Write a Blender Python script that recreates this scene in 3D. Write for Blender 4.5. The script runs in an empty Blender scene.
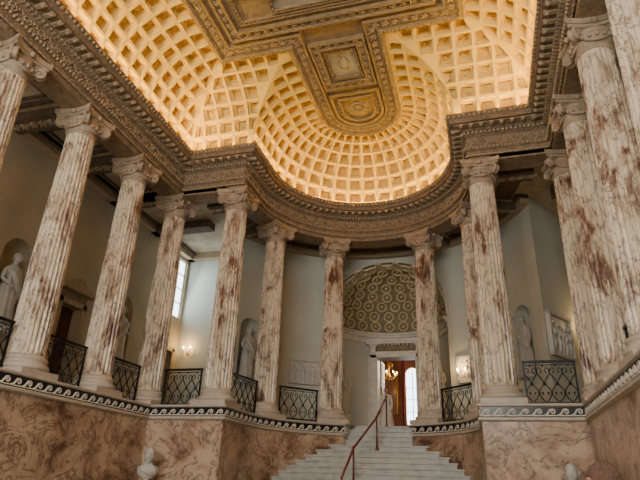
import bpy, math, random
import numpy as np
from mathutils import Vector, Matrix
random.seed(4); rng=np.random.RandomState(4)
pi=math.pi
# ------------------------------------------------------------------ constants
EYE=1.5; ZP=3.34; HC=6.70; ZC=ZP+HC; W=6.04; RA=3.795; YE=1.03; SP=2.363
T1=.439; T2=1.107; ZL=11.45; ZF=13.5; YB=-19.0
CW=1.95; CO=.5            # cove width / start offset
AX=8.5; YEND=5.4; RO=5.6; ZA=10.45
# ------------------------------------------------------------------ materials
def newmat(n):
    m=bpy.data.materials.new(n); m.use_nodes=True
    nt=m.node_tree; b=nt.nodes['Principled BSDF']; return m,nt,b
def N(nt,t,**k):
    n=nt.nodes.new(t)
    for a,v in k.items():
        if a in n.inputs: n.inputs[a].default_value=v
        else: setattr(n,a,v)
    return n
def ramp(nt,stops):
    r=nt.nodes.new('ShaderNodeValToRGB'); e=r.color_ramp.elements
    e[0].position=stops[0][0]; e[0].color=(*stops[0][1],1)
    e[1].position=stops[-1][0]; e[1].color=(*stops[-1][1],1)
    for p,c in stops[1:-1]:
        x=e.new(p); x.color=(*c,1)
    return r
def simple(n,col,rough=.6,metal=0,noise=0,scale=8,bump=0,bscale=30,vor=False):
    m,nt,b=newmat(n); b.inputs['Roughness'].default_value=rough; b.inputs['Metallic'].default_value=metal
    b.inputs['Base Color'].default_value=(*col,1)
    g=N(nt,'ShaderNodeNewGeometry')
    if noise:
        no=N(nt,'ShaderNodeTexNoise',Scale=scale,Detail=5.0); nt.links.new(g.outputs['Position'],no.inputs['Vector'])
        lo=tuple(c*(1-noise) for c in col); hi=tuple(min(1,c*(1+noise)) for c in col)
        r=ramp(nt,[(.3,lo),(.7,hi)]); nt.links.new(no.outputs['Fac'],r.inputs['Fac']); nt.links.new(r.outputs['Color'],b.inputs['Base Color'])
    if bump:
        if vor:
            t=N(nt,'ShaderNodeTexVoronoi',Scale=bscale); o=t.outputs['Distance']
        else:
            t=N(nt,'ShaderNodeTexNoise',Scale=bscale,Detail=4.0); o=t.outputs['Fac']
        nt.links.new(g.outputs['Position'],t.inputs['Vector'])
        bp=N(nt,'ShaderNodeBump',Strength=bump,Distance=.05); nt.links.new(o,bp.inputs['Height']); nt.links.new(bp.outputs['Normal'],b.inputs['Normal'])
    return m
def marble(n,base,mid,dark,scale,stretch=(1,1,1),rough=.3,vein=.5,pos=(.36,.5,.64)):
    m,nt,b=newmat(n); b.inputs['Roughness'].default_value=rough
    g=N(nt,'ShaderNodeNewGeometry'); mp=N(nt,'ShaderNodeMapping'); mp.inputs['Scale'].default_value=stretch
    nt.links.new(g.outputs['Position'],mp.inputs['Vector'])
    n1=N(nt,'ShaderNodeTexNoise',Scale=scale,Detail=9.0,Roughness=.70,Distortion=.6); nt.links.new(mp.outputs[0],n1.inputs['Vector'])
    r1=ramp(nt,[(pos[0],dark),(pos[1],mid),(pos[2],base)]); nt.links.new(n1.outputs['Fac'],r1.inputs['Fac'])
    n2=N(nt,'ShaderNodeTexNoise',Scale=scale*1.3,Detail=8.0,Roughness=.62,Distortion=1.2); nt.links.new(mp.outputs[0],n2.inputs['Vector'])
    r2=ramp(nt,[(.465,(1,1,1)),(.495,(1-vein,)*3),(.515,(1,1,1))]); nt.links.new(n2.outputs['Fac'],r2.inputs['Fac'])
    tint=tuple(.6*d for d in dark)
    mx=N(nt,'ShaderNodeMix',data_type='RGBA'); nt.links.new(r2.outputs['Color'],mx.inputs['Factor'])
    mx.inputs['A'].default_value=(*tint,1); nt.links.new(r1.outputs['Color'],mx.inputs['B'])
    nt.links.new(mx.outputs['Result'],b.inputs['Base Color'])
    return m
M_col=marble('alabaster_column',(.65,.56,.43),(.47,.36,.255),(.13,.055,.034),2.3,(1,1,.42),.32,.85,(.385,.455,.52))
M_pod=marble('alabaster_podium',(.50,.38,.265),(.37,.25,.16),(.12,.055,.033),1.15,(.8,.8,1.0),.3,.85,(.36,.47,.58))
M_white=simple('white_marble',(.60,.56,.48),.45,0,.12,5)
M_step=simple('stair_marble',(.38,.38,.34),.4,0,.2,4)
M_stat=simple('statue_marble',(.50,.49,.45),.5,0,.1,7)
M_black=simple('black_marble',(.012,.012,.014),.25)
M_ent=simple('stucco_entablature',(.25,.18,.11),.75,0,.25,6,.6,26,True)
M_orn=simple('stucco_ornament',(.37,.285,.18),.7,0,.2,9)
M_cove=simple('stucco_cove',(.74,.55,.17),.8,0,.06,4)  # warm lamp glow put into the colour; the paint itself is cream
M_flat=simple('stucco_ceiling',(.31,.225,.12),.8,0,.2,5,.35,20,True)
M_panel=simple('ceiling_panel_grey',(.42,.40,.33),.8,0,.15,3)
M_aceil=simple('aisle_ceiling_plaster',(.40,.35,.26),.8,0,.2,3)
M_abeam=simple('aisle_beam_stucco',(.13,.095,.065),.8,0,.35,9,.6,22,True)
M_wall=simple('plaster_wall_cool',(.50,.52,.455),.85,0,.06,1.2)
M_wallw=simple('plaster_wall_warm',(.42,.36,.25),.85,0,.08,1.2)
M_niche=simple('niche_plaster',(.36,.34,.28),.85,0,.08,2)
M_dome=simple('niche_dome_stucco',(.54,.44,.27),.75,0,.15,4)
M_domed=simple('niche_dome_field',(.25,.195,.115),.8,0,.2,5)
M_iron=simple('wrought_iron',(.015,.016,.02),.4,.6)
M_rail=simple('handrail_mahogany',(.16,.035,.02),.35)
M_wood=simple('door_mahogany',(.10,.035,.02),.35,0,.3,6)
M_gold=simple('gilding',(.75,.45,.12),.35,.8)
M_red=simple('red_damask',(.30,.13,.07),.8,0,.3,9)
M_floor=marble('hall_floor_marble',(.55,.50,.44),(.45,.40,.34),(.25,.2,.17),1.5,(1,1,1),.3,.3)
def emis(n,col,s):
    m,nt,b=newmat(n); b.inputs['Base Color'].default_value=(0,0,0,1)
    b.inputs['Emission Color'].default_value=(*col,1); b.inputs['Emission Strength'].default_value=s; return m
M_win=emis('window_daylight',(.85,.93,1.0),6)
M_cl=emis('cove_lamp_glow',(1.0,.59,.065),140)
M_bulb=emis('candle_bulb_glow',(1.0,.62,.22),60)
M_skin=simple('skin',(.42,.22,.15),.5,0,.08,20)
M_hair=simple('hair_brown',(.12,.065,.042),.8,0,.35,60,.6,120)
M_cloth=simple('jacket_cloth',(.12,.13,.16),.9,0,.15,30)
M_cream=simple('cream_dress_cloth',(.60,.57,.52),.8,0,.05,10)
# ------------------------------------------------------------------ mesh builder
class MB:
    def __init__(s): s.v=[];s.f=[];s.m=[];s.sm=[];s.mats=[]
    def mi(s,mat):
        if mat not in s.mats: s.mats.append(mat)
        return s.mats.index(mat)
    def add(s,vs,fs,mat,smooth=False):
        b=len(s.v); s.v.extend([tuple(map(float,v)) for v in vs]); k=s.mi(mat)
        for f in fs: s.f.append(tuple(i+b for i in f)); s.m.append(k); s.sm.append(smooth)
    def tmpl(s): return (np.array(s.v),s.f,list(s.m),list(s.sm),list(s.mats))
    def inst(s,t,o,T=(1,0,0),Nn=(0,1,0),U=(0,0,1),sc=1.0):
        v,f,m,sm,mats=t
        w=np.outer(v[:,0],T)*sc+np.outer(v[:,1],Nn)*sc+np.outer(v[:,2],U)*sc+np.array(o)
        b=len(s.v); s.v.extend(map(tuple,w.tolist())); km=[s.mi(x) for x in mats]
        for fi,mm,ss in zip(f,m,sm): s.f.append(tuple(i+b for i in fi)); s.m.append(km[mm]); s.sm.append(ss)
    def box(s,x0,x1,y0,y1,z0,z1,mat):
        vs=[(x,y,z) for z in (z0,z1) for y in (y0,y1) for x in (x0,x1)]
        s.add(vs,[(0,2,3,1),(4,5,7,6),(0,1,5,4),(2,6,7,3),(0,4,6,2),(1,3,7,5)],mat)
    def obox(s,c,T,Nn,hx,hy,z0,z1,mat):
        T=np.array(T);Nn=np.array(Nn);c=np.array(c);vs=[]
        for z in (z0,z1):
            for y in (-hy,hy):
                for x in (-hx,hx):
                    p=c+T*x+Nn*y; vs.append((p[0],p[1],z))
        s.add(vs,[(0,2,3,1),(4,5,7,6),(0,1,5,4),(2,6,7,3),(0,4,6,2),(1,3,7,5)],mat)
    def lathe(s,prof,n,mat,c=(0,0,0),smooth=True,fr=None,cap=True,sx=1,sy=1):
        vs=[]
        for r,z in prof:
            for i in range(n):
                a=2*pi*i/n; q=r if fr is None else fr(r,z,a)
                vs.append((c[0]+sx*q*math.cos(a),c[1]+sy*q*math.sin(a),c[2]+z))
        fs=[(k*n+i,k*n+(i+1)%n,(k+1)*n+(i+1)%n,(k+1)*n+i) for k in range(len(prof)-1) for i in range(n)]
        if cap: fs+= [tuple(range(n-1,-1,-1)),tuple(range((len(prof)-1)*n,len(prof)*n))]
        s.add(vs,fs,mat,smooth)
    def sph(s,c,r,mat,n=8,m=6):
        if not hasattr(r,'__len__'): r=(r,r,r)
        vs=[(c[0],c[1],c[2]-r[2])]
        for k in range(1,m):
            t=-pi/2+pi*k/m
            for i in range(n):
                a=2*pi*i/n; vs.append((c[0]+r[0]*math.cos(t)*math.cos(a),c[1]+r[1]*math.cos(t)*math.sin(a),c[2]+r[2]*math.sin(t)))
        vs.append((c[0],c[1],c[2]+r[2])); L=len(vs)-1
        fs=[(0,1+(i+1)%n,1+i) for i in range(n)]+[(L,L-n+i,L-n+(i+1)%n) for i in range(n)]
        for k in range(m-2):
            for i in range(n): fs.append((1+k*n+i,1+k*n+(i+1)%n,1+(k+1)*n+(i+1)%n,1+(k+1)*n+i))
        s.add(vs,fs,mat,True)
    def tube(s,pts,r,mat,n=6,flat=None):
        P=np.array(pts,float); k=len(P); R=r if hasattr(r,'__len__') else [r]*k
        vs=[]; ref=np.array((0.,1.,0.)) if flat is None else np.array(flat,float)
        for i in range(k):
            t=P[min(i+1,k-1)]-P[max(i-1,0)]; t/=np.linalg.norm(t)+1e-9
            a=ref-t*(ref@t)
            if np.linalg.norm(a)<1e-3: a=np.array((1.,0,0))-t*t[0]
            a/=np.linalg.norm(a); b=np.cross(t,a)
            for j in range(n):
                q=2*pi*j/n; vs.append(P[i]+R[i]*(a*math.cos(q)+b*math.sin(q)))
        fs=[(i*n+j,i*n+(j+1)%n,(i+1)*n+(j+1)%n,(i+1)*n+j) for i in range(k-1) for j in range(n)]
        fs+=[tuple(range(n-1,-1,-1)),tuple(range((k-1)*n,k*n))]
        s.add(vs,fs,mat,True)
    def mesh(s,name):
        me=bpy.data.meshes.new(name); me.from_pydata(s.v,[],s.f)
        for m in s.mats: me.materials.append(m)
        me.polygons.foreach_set('material_index',s.m); me.polygons.foreach_set('use_smooth',s.sm); me.update(); return me
    def obj(s,name,loc=(0,0,0),rot=0):
        o=bpy.data.objects.new(name,s.mesh(name)); o.location=loc; o.rotation_euler[2]=rot
        bpy.context.scene.collection.objects.link(o); return o
def link(me,name,loc,rot=0,sc=1):
    o=bpy.data.objects.new(name,me); o.location=loc; o.rotation_euler[2]=rot; o.scale=(sc,)*3
    bpy.context.scene.collection.objects.link(o); return o
# ------------------------------------------------------------------ hall path
NA=36
pts=[(-W,YB),(-W,0),(-RA,0),(-RA,YE)]
for i in range(1,NA): 
    a=pi-pi*i/NA; pts.append((RA*math.cos(a),YE+RA*math.sin(a)))
pts+=[(RA,YE),(RA,0),(W,0),(W,YB)]
P=np.array(pts)
d=np.diff(P,axis=0); d/=np.linalg.norm(d,axis=1)[:,None]; nn=np.stack([d[:,1],-d[:,0]],1)
Mi=np.zeros_like(P); Mi[0]=nn[0]; Mi[-1]=nn[-1]
for i in range(1,len(P)-1): Mi[i]=(nn[i-1]+nn[i])/(1+nn[i-1]@nn[i])
Mi[3]=(1,0); Mi[3+NA]=(-1,0)
for i in range(1,NA): Mi[3+i]=(np.array([0,YE])-P[3+i])/RA
def offp(i,o): return P[i]+o*Mi[i]
SEC=[(0,1),(1,2),(2,3),(3,3+NA),(3+NA,4+NA),(4+NA,5+NA),(5+NA,6+NA)]
def sweep(mb,prof,mat,i0=0,i1=None,smooth=False):
    i1=len(P)-1 if i1 is None else i1; k=len(prof); vs=[]
    for i in range(i0,i1+1):
        for o,z in prof:
            q=offp(i,o); vs.append((q[0],q[1],z))
    fs=[((i)*k+j,(i+1)*k+j,(i+1)*k+j+1,i*k+j+1) for i in range(i1-i0) for j in range(k-1)]
    mb.add(vs,fs,mat,smooth)
def walk(o,sp,ymin=-11,secs=None,margin=0):
    out=[]
    for si,(a,b) in enumerate(SEC):
        if secs and si not in secs: continue
        q=[offp(i,o) for i in range(a,b+1)]
        if si==0: q[0]=np.array([q[0][0],ymin])
        if si==6: q[-1]=np.array([q[-1][0],ymin])
        q=np.array(q); sl=np.linalg.norm(np.diff(q,axis=0),axis=1); cum=np.concatenate([[0],np.cumsum(sl)]); L=cum[-1]
        if L<sp*.6: continue
        n=max(1,int(round((L-2*margin)/sp)))
        for k in range(n):
            s=margin+(k+.5)*(L-2*margin)/n; j=min(len(sl)-1,int(np.searchsorted(cum,s)-1)); j=max(j,0)
            p=q[j]+(q[j+1]-q[j])*((s-cum[j])/sl[j]); t=(q[j+1]-q[j])/sl[j]; nrm=np.array([t[1],-t[0]])
            out.append((p,t,nrm,(L-2*margin)/n))
    return out
def scatter(mb,t,o,z,sp,**k):
    for p,tt,nr,w in walk(o,sp,**k): mb.inst(t,(p[0],p[1],z),(tt[0],tt[1],0),(nr[0],nr[1],0))
# templates
def spiral(cx,cz,r0,r1,a0,turns,n,flip=1,y=0):
    return [(cx+flip*(r0+(r1-r0)*i/n)*math.cos(a0+2*pi*turns*i/n),y,cz+(r0+(r1-r0)*i/n)*math.sin(a0+2*pi*turns*i/n)) for i in range(n+1)]
def T_scroll(w,h,mat,r=.02):
    b=MB()
    b.tube([(-w/2,0,-h*.42),(-w*.3,0,-h*.38),(-w*.1,0,-h*.1)]+spiral(.06*w,0,h*.42,h*.08,pi,-1.5,12),[r]*3+[r*1.1]*6+[r*.8]*7,mat,5)
    b.sph((.06*w,.01,0),(.07*w,.03,.07*w),mat,6,4)
    for x,z,s in ((-.33*w,.2*h,1),(.42*w,.28*h,1),(-.2*w,-.38*h,.8),(.38*w,-.3*h,.9),(-.42*w,.36*h,.7)):
        b.sph((x,.0,z),(.07*w*s,.025,.13*h*s),mat,6,4)
    return b.tmpl()
def T_box(hx,hy,hz,mat):
    b=MB(); b.box(-hx,hx,-hy,hy,-hz,hz,mat); return b.tmpl()
def T_egg(r,h,mat):
    b=MB(); b.sph((0,0,0),(r,r,h),mat,6,5); return b.tmpl()
def T_leafblock(mat):
    b=MB(); b.box(-.05,.05,-.16,.16,-.035,.035,mat); b.sph((0,.1,-.04),(.05,.06,.04),mat,6,4); return b.tmpl()
# ------------------------------------------------------------------ entablature
e=MB()
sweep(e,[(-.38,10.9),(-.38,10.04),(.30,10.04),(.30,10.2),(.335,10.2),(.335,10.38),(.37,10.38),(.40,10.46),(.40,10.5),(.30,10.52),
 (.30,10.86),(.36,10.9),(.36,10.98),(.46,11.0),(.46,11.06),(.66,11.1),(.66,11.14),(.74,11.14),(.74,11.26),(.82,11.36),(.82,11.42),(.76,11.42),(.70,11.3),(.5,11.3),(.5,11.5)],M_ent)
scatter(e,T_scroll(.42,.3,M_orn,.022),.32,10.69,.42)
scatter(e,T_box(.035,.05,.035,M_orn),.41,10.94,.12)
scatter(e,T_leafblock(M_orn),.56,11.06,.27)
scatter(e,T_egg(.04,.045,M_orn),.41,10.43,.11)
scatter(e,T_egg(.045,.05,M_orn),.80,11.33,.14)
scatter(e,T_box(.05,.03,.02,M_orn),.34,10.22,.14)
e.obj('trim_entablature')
cl=MB(); sweep(cl,[(.56,11.34),(.62,11.34)],M_cl); cl.obj('trim_cove_lamp_strip')
# ------------------------------------------------------------------ cove
ROWS=6
def cove_ot(t): 
    a=t*pi/2; return CO+CW*(1-math.cos(a)), 11.48+(ZF-11.48)*math.sin(a), -math.cos(a), math.sin(a)
tt=[0.035]+[0.035+.93*k/ROWS for k in range(1,ROWS+1)]
cv=MB()
rost=MB(); rost.sph((0,0,0),(.06,.06,.035),M_cove,6,4)
for i in range(6): rost.sph((.065*math.cos(i*pi/3),.065*math.sin(i*pi/3),0),(.03,.03,.02),M_cove,5,4)
rost=rost.tmpl()
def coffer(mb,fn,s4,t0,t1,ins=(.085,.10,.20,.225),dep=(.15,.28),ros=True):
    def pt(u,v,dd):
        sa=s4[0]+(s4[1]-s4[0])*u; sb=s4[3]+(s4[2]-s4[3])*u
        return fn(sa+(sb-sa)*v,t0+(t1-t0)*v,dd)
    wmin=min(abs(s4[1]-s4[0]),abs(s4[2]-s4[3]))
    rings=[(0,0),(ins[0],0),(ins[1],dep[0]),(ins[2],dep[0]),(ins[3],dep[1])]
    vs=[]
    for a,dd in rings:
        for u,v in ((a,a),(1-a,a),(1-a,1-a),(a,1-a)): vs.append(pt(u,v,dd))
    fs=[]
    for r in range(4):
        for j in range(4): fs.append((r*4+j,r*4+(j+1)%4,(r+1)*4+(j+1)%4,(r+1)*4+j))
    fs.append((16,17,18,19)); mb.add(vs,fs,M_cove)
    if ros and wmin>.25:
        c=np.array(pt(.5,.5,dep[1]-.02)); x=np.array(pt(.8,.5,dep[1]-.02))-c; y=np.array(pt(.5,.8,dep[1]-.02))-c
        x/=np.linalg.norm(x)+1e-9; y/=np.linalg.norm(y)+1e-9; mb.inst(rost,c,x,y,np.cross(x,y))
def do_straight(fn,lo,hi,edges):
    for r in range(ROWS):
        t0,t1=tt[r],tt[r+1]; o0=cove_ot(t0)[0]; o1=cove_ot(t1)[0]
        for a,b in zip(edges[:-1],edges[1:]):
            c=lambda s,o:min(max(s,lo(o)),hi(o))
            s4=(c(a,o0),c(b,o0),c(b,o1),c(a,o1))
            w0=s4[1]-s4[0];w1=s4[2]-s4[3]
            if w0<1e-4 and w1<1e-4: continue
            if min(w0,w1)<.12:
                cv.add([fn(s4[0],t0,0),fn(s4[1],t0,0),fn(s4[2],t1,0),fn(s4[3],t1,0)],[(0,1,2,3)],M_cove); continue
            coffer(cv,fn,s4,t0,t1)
for sg in (-1,1):
    def fS(s,t,dd,sg=sg):
        o,z,no,nz=cove_ot(t); o+=no*dd; return (sg*(W-o),s,z+nz*dd)
    ed=[-.42-.545*k for k in range(34,-1,-1)]+[0]
    do_straight(fS,lambda o:YB,lambda o:-o,ed)
    def fR(s,t,dd,sg=sg):
        o,z,no,nz=cove_ot(t); o+=no*dd; return (sg*s,-o,z+nz*dd)
    ed=[RA-2.6+.545*k for k in range(0,10)]+[W]
    do_straight(fR,lambda o:RA-o,lambda o:W-o,ed)
    def fC(s,t,dd,sg=sg):
        o,z,no,nz=cove_ot(t); o+=no*dd; return (sg*(RA-o),s,z+nz*dd)
    ed=[YE-.5*k for k in range(8,-1,-1)]
    do_straight(fC,lambda o:-o,lambda o:YE,ed)
def fA(s,t,dd):
    o,z,no,nz=cove_ot(t); o+=no*dd; return ((RA-o)*math.cos(s),YE+(RA-o)*math.sin(s),z+nz*dd)
NCA=18
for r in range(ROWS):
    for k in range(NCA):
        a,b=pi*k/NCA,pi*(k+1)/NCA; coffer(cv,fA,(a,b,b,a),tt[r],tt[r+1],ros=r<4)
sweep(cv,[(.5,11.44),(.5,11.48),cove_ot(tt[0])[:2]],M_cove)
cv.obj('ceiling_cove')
# ------------------------------------------------------------------ flat ceiling
OF=CO+CW
fc=MB()
rim=[offp(i,OF-.06) for i in range(len(P))]
fc.add([(q[0],q[1],ZF+.10) for q in rim],[tuple(range(len(rim)))],M_flat)
sweep(fc,[cove_ot(tt[-1])[:2],(OF-.12,ZF-.06),(OF+.02,ZF-.09),(OF+.05,ZF-.05),(OF+.07,ZF-.05),(OF+.07,ZF+.0),(OF+.36,ZF+.0),(OF+.36,ZF-.05),(OF+.42,ZF-.05),(OF+.45,ZF+.1)],M_flat)
scatter(fc,T_egg(.035,.035,M_orn),OF+.0,ZF-.09,.11)
b=MB(); 
for i in range(5): b.sph((.07*math.cos(i*1.2566),.07*math.sin(i*1.2566),0),(.045,.045,.03),M_orn,6,4)
b.sph((0,0,-.01),(.04,.04,.035),M_orn,6,4); b.tube([(-.14,0,0),(-.1,.06,0),(-.14,.1,0)],.018,M_orn,5); b.tube([(.14,0,0),(.1,-.06,0),(.14,-.1,0)],.018,M_orn,5)
T_ros=b.tmpl()
scatter(fc,T_ros,OF+.22,ZF-.02,.28)
def frame(mb,x0,x1,y0,y1,w,z,hh,mat,beads=True,panel=None,scroll=False):
    # moulded rectangular frame standing proud (downwards) of ceiling at z
    ring=[(0,0),(0,-hh),(w*.2,-hh),(w*.25,-hh*.5),(w*.75,-hh*.5),(w*.8,-hh),(w,-hh),(w,0)]
    vs=[]
    for a,dz in ring:
        for x,y in ((x0+a,y0+a),(x1-a,y0+a),(x1-a,y1-a),(x0+a,y1-a)): vs.append((x,y,z+dz))
    fs=[(r*4+j,r*4+(j+1)%4,(r+1)*4+(j+1)%4,(r+1)*4+j) for r in range(len(ring)-1) for j in range(4)]
    mb.add(vs,fs,mat)
    if panel: mb.add([(x0+w,y0+w,z-.002),(x1-w,y0+w,z-.002),(x1-w,y1-w,z-.002),(x0+w,y1-w,z-.002)],[(0,1,2,3)],panel)
    sp=.28 if w>.25 else .13
    t=T_ros if w>.25 else T_egg(.035,.03,M_orn)
    for (ax,ay,bx,by) in ((x0+w/2,y0+w/2,x1-w/2,y0+w/2),(x0+w/2,y1-w/2,x1-w/2,y1-w/2),(x0+w/2,y0+w/2,x0+w/2,y1-w/2),(x1-w/2,y0+w/2,x1-w/2,y1-w/2)):
        L=math.hypot(bx-ax,by-ay); n=max(1,int(L/sp)); T=((bx-ax)/L,(by-ay)/L,0); Nn=(-T[1],T[0],0)
        for k in range(n): mb.inst(t,(ax+(bx-ax)*(k+.5)/n,ay+(by-ay)*(k+.5)/n,z-hh*.6),T,Nn)
Z2=ZF+.1
# tongue: rectangular panels + D-shaped wreath
frame(fc,-.86,.86,-2.35,-.25,.30,Z2,.14,M_flat); frame(fc,-.5,.5,-1.95,-.65,.10,Z2,.10,M_flat,panel=M_panel)
for i in range(10):
    a=2*pi*i/10; fc.sph((.16*math.cos(a),-1.3+.3*math.sin(a),Z2-.01),(.06,.08,.03),M_orn,6,4)
for R,w in ((.86,.1),(.60,.07)):
    vs=[];n=24
    seq=[(R*math.cos(pi*i/n),1.05+R*math.sin(pi*i/n)) for i in range(n+1)]+[(-R,.05+(.86-R)),(R,.05+(.86-R))]
    seqi=[((R-w)*math.cos(pi*i/n),1.05+(R-w)*math.sin(pi*i/n)) for i in range(n+1)]+[(-R+w,.05+(.86-R)+w),(R-w,.05+(.86-R)+w)]
    k=len(seq)
    vs=[(x,y,Z2) for x,y in seq]+[(x,y,Z2-.1) for x,y in seq]+[(x,y,Z2-.1) for x,y in seqi]+[(x,y,Z2) for x,y in seqi]
    fs=[(r*k+j,r*k+(j+1)%k,(r+1)*k+(j+1)%k,(r+1)*k+j) for r in range(3) for j in range(k)]
    fc.add(vs,fs,M_flat)
for i in range(22):
    a=2*pi*i/22; fc.inst(T_ros,(.0+.68*math.cos(a),.98+.66*math.sin(a),Z2-.03),(math.cos(a),math.sin(a),0),(-math.sin(a),math.cos(a),0),sc=.75)
for i in range(12):
    a=2*pi*i/12; fc.sph((.25*math.cos(a),.95+.25*math.sin(a),Z2-.01),(.09,.09,.04),M_orn,6,4)
fc.sph((0,.95,Z2-.02),(.12,.12,.06),M_orn,8,5)
# hall flat compartments
frame(fc,-3.0,3.0,-9.6,-3.05,.34,Z2,.16,M_flat); frame(fc,-2.5,2.5,-9.1,-3.55,.12,Z2,.10,M_flat)
frame(fc,-1.5,1.5,-8.6,-4.5,.34,Z2,.18,M_flat,panel=None); frame(fc,-1.0,1.0,-8.1,-5.0,.1,Z2,.10,M_flat,panel=M_panel)
for sx in (-1,1):
    frame(fc,*sorted((sx*1.62,sx*2.32)),-8.6,-4.5,.1,Z2,.10,M_flat,panel=M_panel)
frame(fc,-1.45,1.45,-4.35,-3.75,.1,Z2,.10,M_flat,panel=M_panel)
frame(fc,-3.0,3.0,-18.5,-9.9,.34,Z2,.12,M_flat,panel=M_panel)
fc.obj('ceiling')
# ------------------------------------------------------------------ column
cb=MB()
M_base=simple('column_base_stone',(.46,.40,.33),.5,0,.12,6)
cb.box(-.52,.52,-.52,.52,0,.13,M_base)
base=[(.50,.13),(.53,.16),(.535,.20),(.51,.245),(.47,.255),(.455,.29),(.45,.32),(.46,.335),(.475,.36),(.465,.395),(.43,.41),(.41,.42),(.40,.45)]
cb.lathe(base,40,M_base)
NF=24
def shaft():
    zs=[.42,.47,.52,.58,1.2,2.0,2.8,3.6,4.4,5.2,5.86,5.92,5.97,6.02]; vs=[];per=7;n=NF*per
    for z in zs:
        f=(z-.42)/5.6; R=.395-.06*f**1.7; dep=.036
        if z<.5: dep=0
        elif z<.55: dep*=.7
        if z>5.95: dep=0
        elif z>5.9: dep*=.7
        for i in range(n):
            k=i%per; a=2*pi*i/n
            u=(k-1)/(per-1.0)
            if k<=1: q=R
            else: q=R-dep*math.sin(pi*max(0,min(1,u)))
            vs.append((q*math.cos(a),q*math.sin(a),z))
    fs=[(k*n+i,k*n+(i+1)%n,(k+1)*n+(i+1)%n,(k+1)*n+i) for k in range(len(zs)-1) for i in range(n)]
    cb.add(vs,fs,M_col,False)
shaft()
M_cap=simple('capital_stone',(.35,.27,.19),.65,0,.2,8)
cb.lathe([(.335,6.0),(.37,6.03),(.37,6.07),(.34,6.09),(.34,6.16),(.36,6.2),(.42,6.27),(.44,6.33),(.42,6.37),(.36,6.38)],32,M_cap)
for i in range(20):
    a=2*pi*i/20; cb.sph((.425*math.cos(a),.425*math.sin(a),6.29),(.045,.045,.06),M_cap,6,5)
def abac(z0,z1,s):
    out=[]
    for q in range(4):
        c=math.cos(q*pi/2);n_=math.sin(q*pi/2)
        for u in np.linspace(-.88,.88,9):
            x=.40+.13*abs(u)**2*1.0; y=u*.55
            x*=s;y*=s; out.append((x*c-y*n_,x*n_+y*c))
    k=len(out); vs=[(x,y,z0) for x,y in out]+[(x,y,z1) for x,y in out]
    cb.add(vs,[(j,(j+1)%k,k+(j+1)%k,k+j) for j in range(k)]+[tuple(range(k-1,-1,-1)),tuple(range(k,2*k))],M_cap)
abac(6.50,6.57,.98); abac(6.57,6.7,1.06)
cb.lathe([(.36,6.36),(.40,6.42),(.40,6.5)],24,M_cap)
for q in range(4):
    a=pi/4+q*pi/2; dx,dy=math.cos(a),math.sin(a)
    t=MB()
    for side in (-1,1):
        sp=[(.30,side*.05,6.46),(.42,side*.05,6.50)]+[(.52+r*math.cos(th),side*(.05),6.36+r*math.sin(th)) for th,r in [(pi/2-2*pi*1.9*i/22,.135-.105*i/22) for i in range(23)]]
        t.tube(sp,[.03,.032]+[.034-.012*i/22 for i in range(23)],M_cap,6)
        t.sph((.52,side*.06,6.36),(.035,.03,.035),M_cap,6,4)
    ring=[(.52+.125*math.cos(2*pi*i/18),6.36+.125*math.sin(2*pi*i/18)) for i in range(18)]
    t.add([(x,-.05,z) for x,z in ring]+[(x,.05,z) for x,z in ring],[(j,(j+1)%18,18+(j+1)%18,18+j) for j in range(18)]+[tuple(range(17,-1,-1)),tuple(range(18,36))],M_cap)
    t.box(.28,.5,-.05,.05,6.42,6.52,M_cap)
    cb.inst(t.tmpl(),(0,0,0),(dx,dy,0),(-dy,dx,0))
    a=q*pi/2; cb.sph((.45*math.cos(a),.45*math.sin(a),6.6),(.06,.06,.07),M_cap,8,5)
    gp=[(.39*math.cos(a+u*.6),.39*math.sin(a+u*.6),6.24-.07*(1-u*u)) for u in np.linspace(-1,1,9)]
    cb.tube(gp,[.015+.02*(1-u*u) for u in np.linspace(-1,1,9)],M_cap,6,flat=(0,0,1))
colme=cb.mesh('fluted_column')
colpos=[]
for sx in (-1,1):
    for k in range(8): colpos.append((sx*W,-SP*k,0))
    colpos.append((sx*RA,0,0))
    for t in (T1,T2): colpos.append((sx*RA*math.cos(t),YE+RA*math.sin(t),sx*(t)))
for x,y,r in colpos: link(colme,'fluted_column',(x,y,ZP),r)
# ------------------------------------------------------------------ podium
pd=MB()
pprof=[(-.6,ZP-.005),(.56,ZP-.005),(.60,ZP-.02),(.60,ZP-.06),(.55,ZP-.08)]
pband=[(.55,ZP-.08),(.55,ZP-.30)]
plow=[(.55,ZP-.30),(.60,ZP-.32),(.60,ZP-.37),(.54,ZP-.40)]
pface=[(.52,ZP-.40),(.52,.45),(.56,.42),(.60,.35),(.60,0)]
cut=int(round((pi/2-.345)/(pi/NA)))     # arc index where stair opening begins
iL=3+cut; iR=3+NA-cut
for a,b_ in ((0,iL),(iR,len(P)-1)):
    sweep(pd,pprof,M_base,a,b_); sweep(pd,pband,M_black,a,b_); sweep(pd,plow,M_base,a,b_); sweep(pd,[(.54,ZP-.40),(.52,ZP-.40)],M_white,a,b_); sweep(pd,pface,M_pod,a,b_)
xo=offp(iR,.6)[0]; yo=offp(iR,.6)[1]
for sx in (-1,1):   # cheek walls of stair opening
    x=sx*xo
    pd.add([(x,yo,0),(x,5.6,0),(x,5.6,ZP-.4),(x,yo,ZP-.4)],[(0,1,2,3)],M_pod)
    pd.add([(x,yo,ZP-.4),(x,5.6,ZP-.4),(x,5.6,ZP),(x,yo,ZP)],[(0,1,2,3)],M_white)
b=MB(); b.tube([(-.15,0,-.075),(-.09,0,-.06),(-.045,0,0),(-.02,0,.045)]+spiral(.035,0,.062,.015,pi*.75,-1.25,9),[.016,.024,.024,.022]+[.02]*5+[.015]*5,M_white,5)
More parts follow.
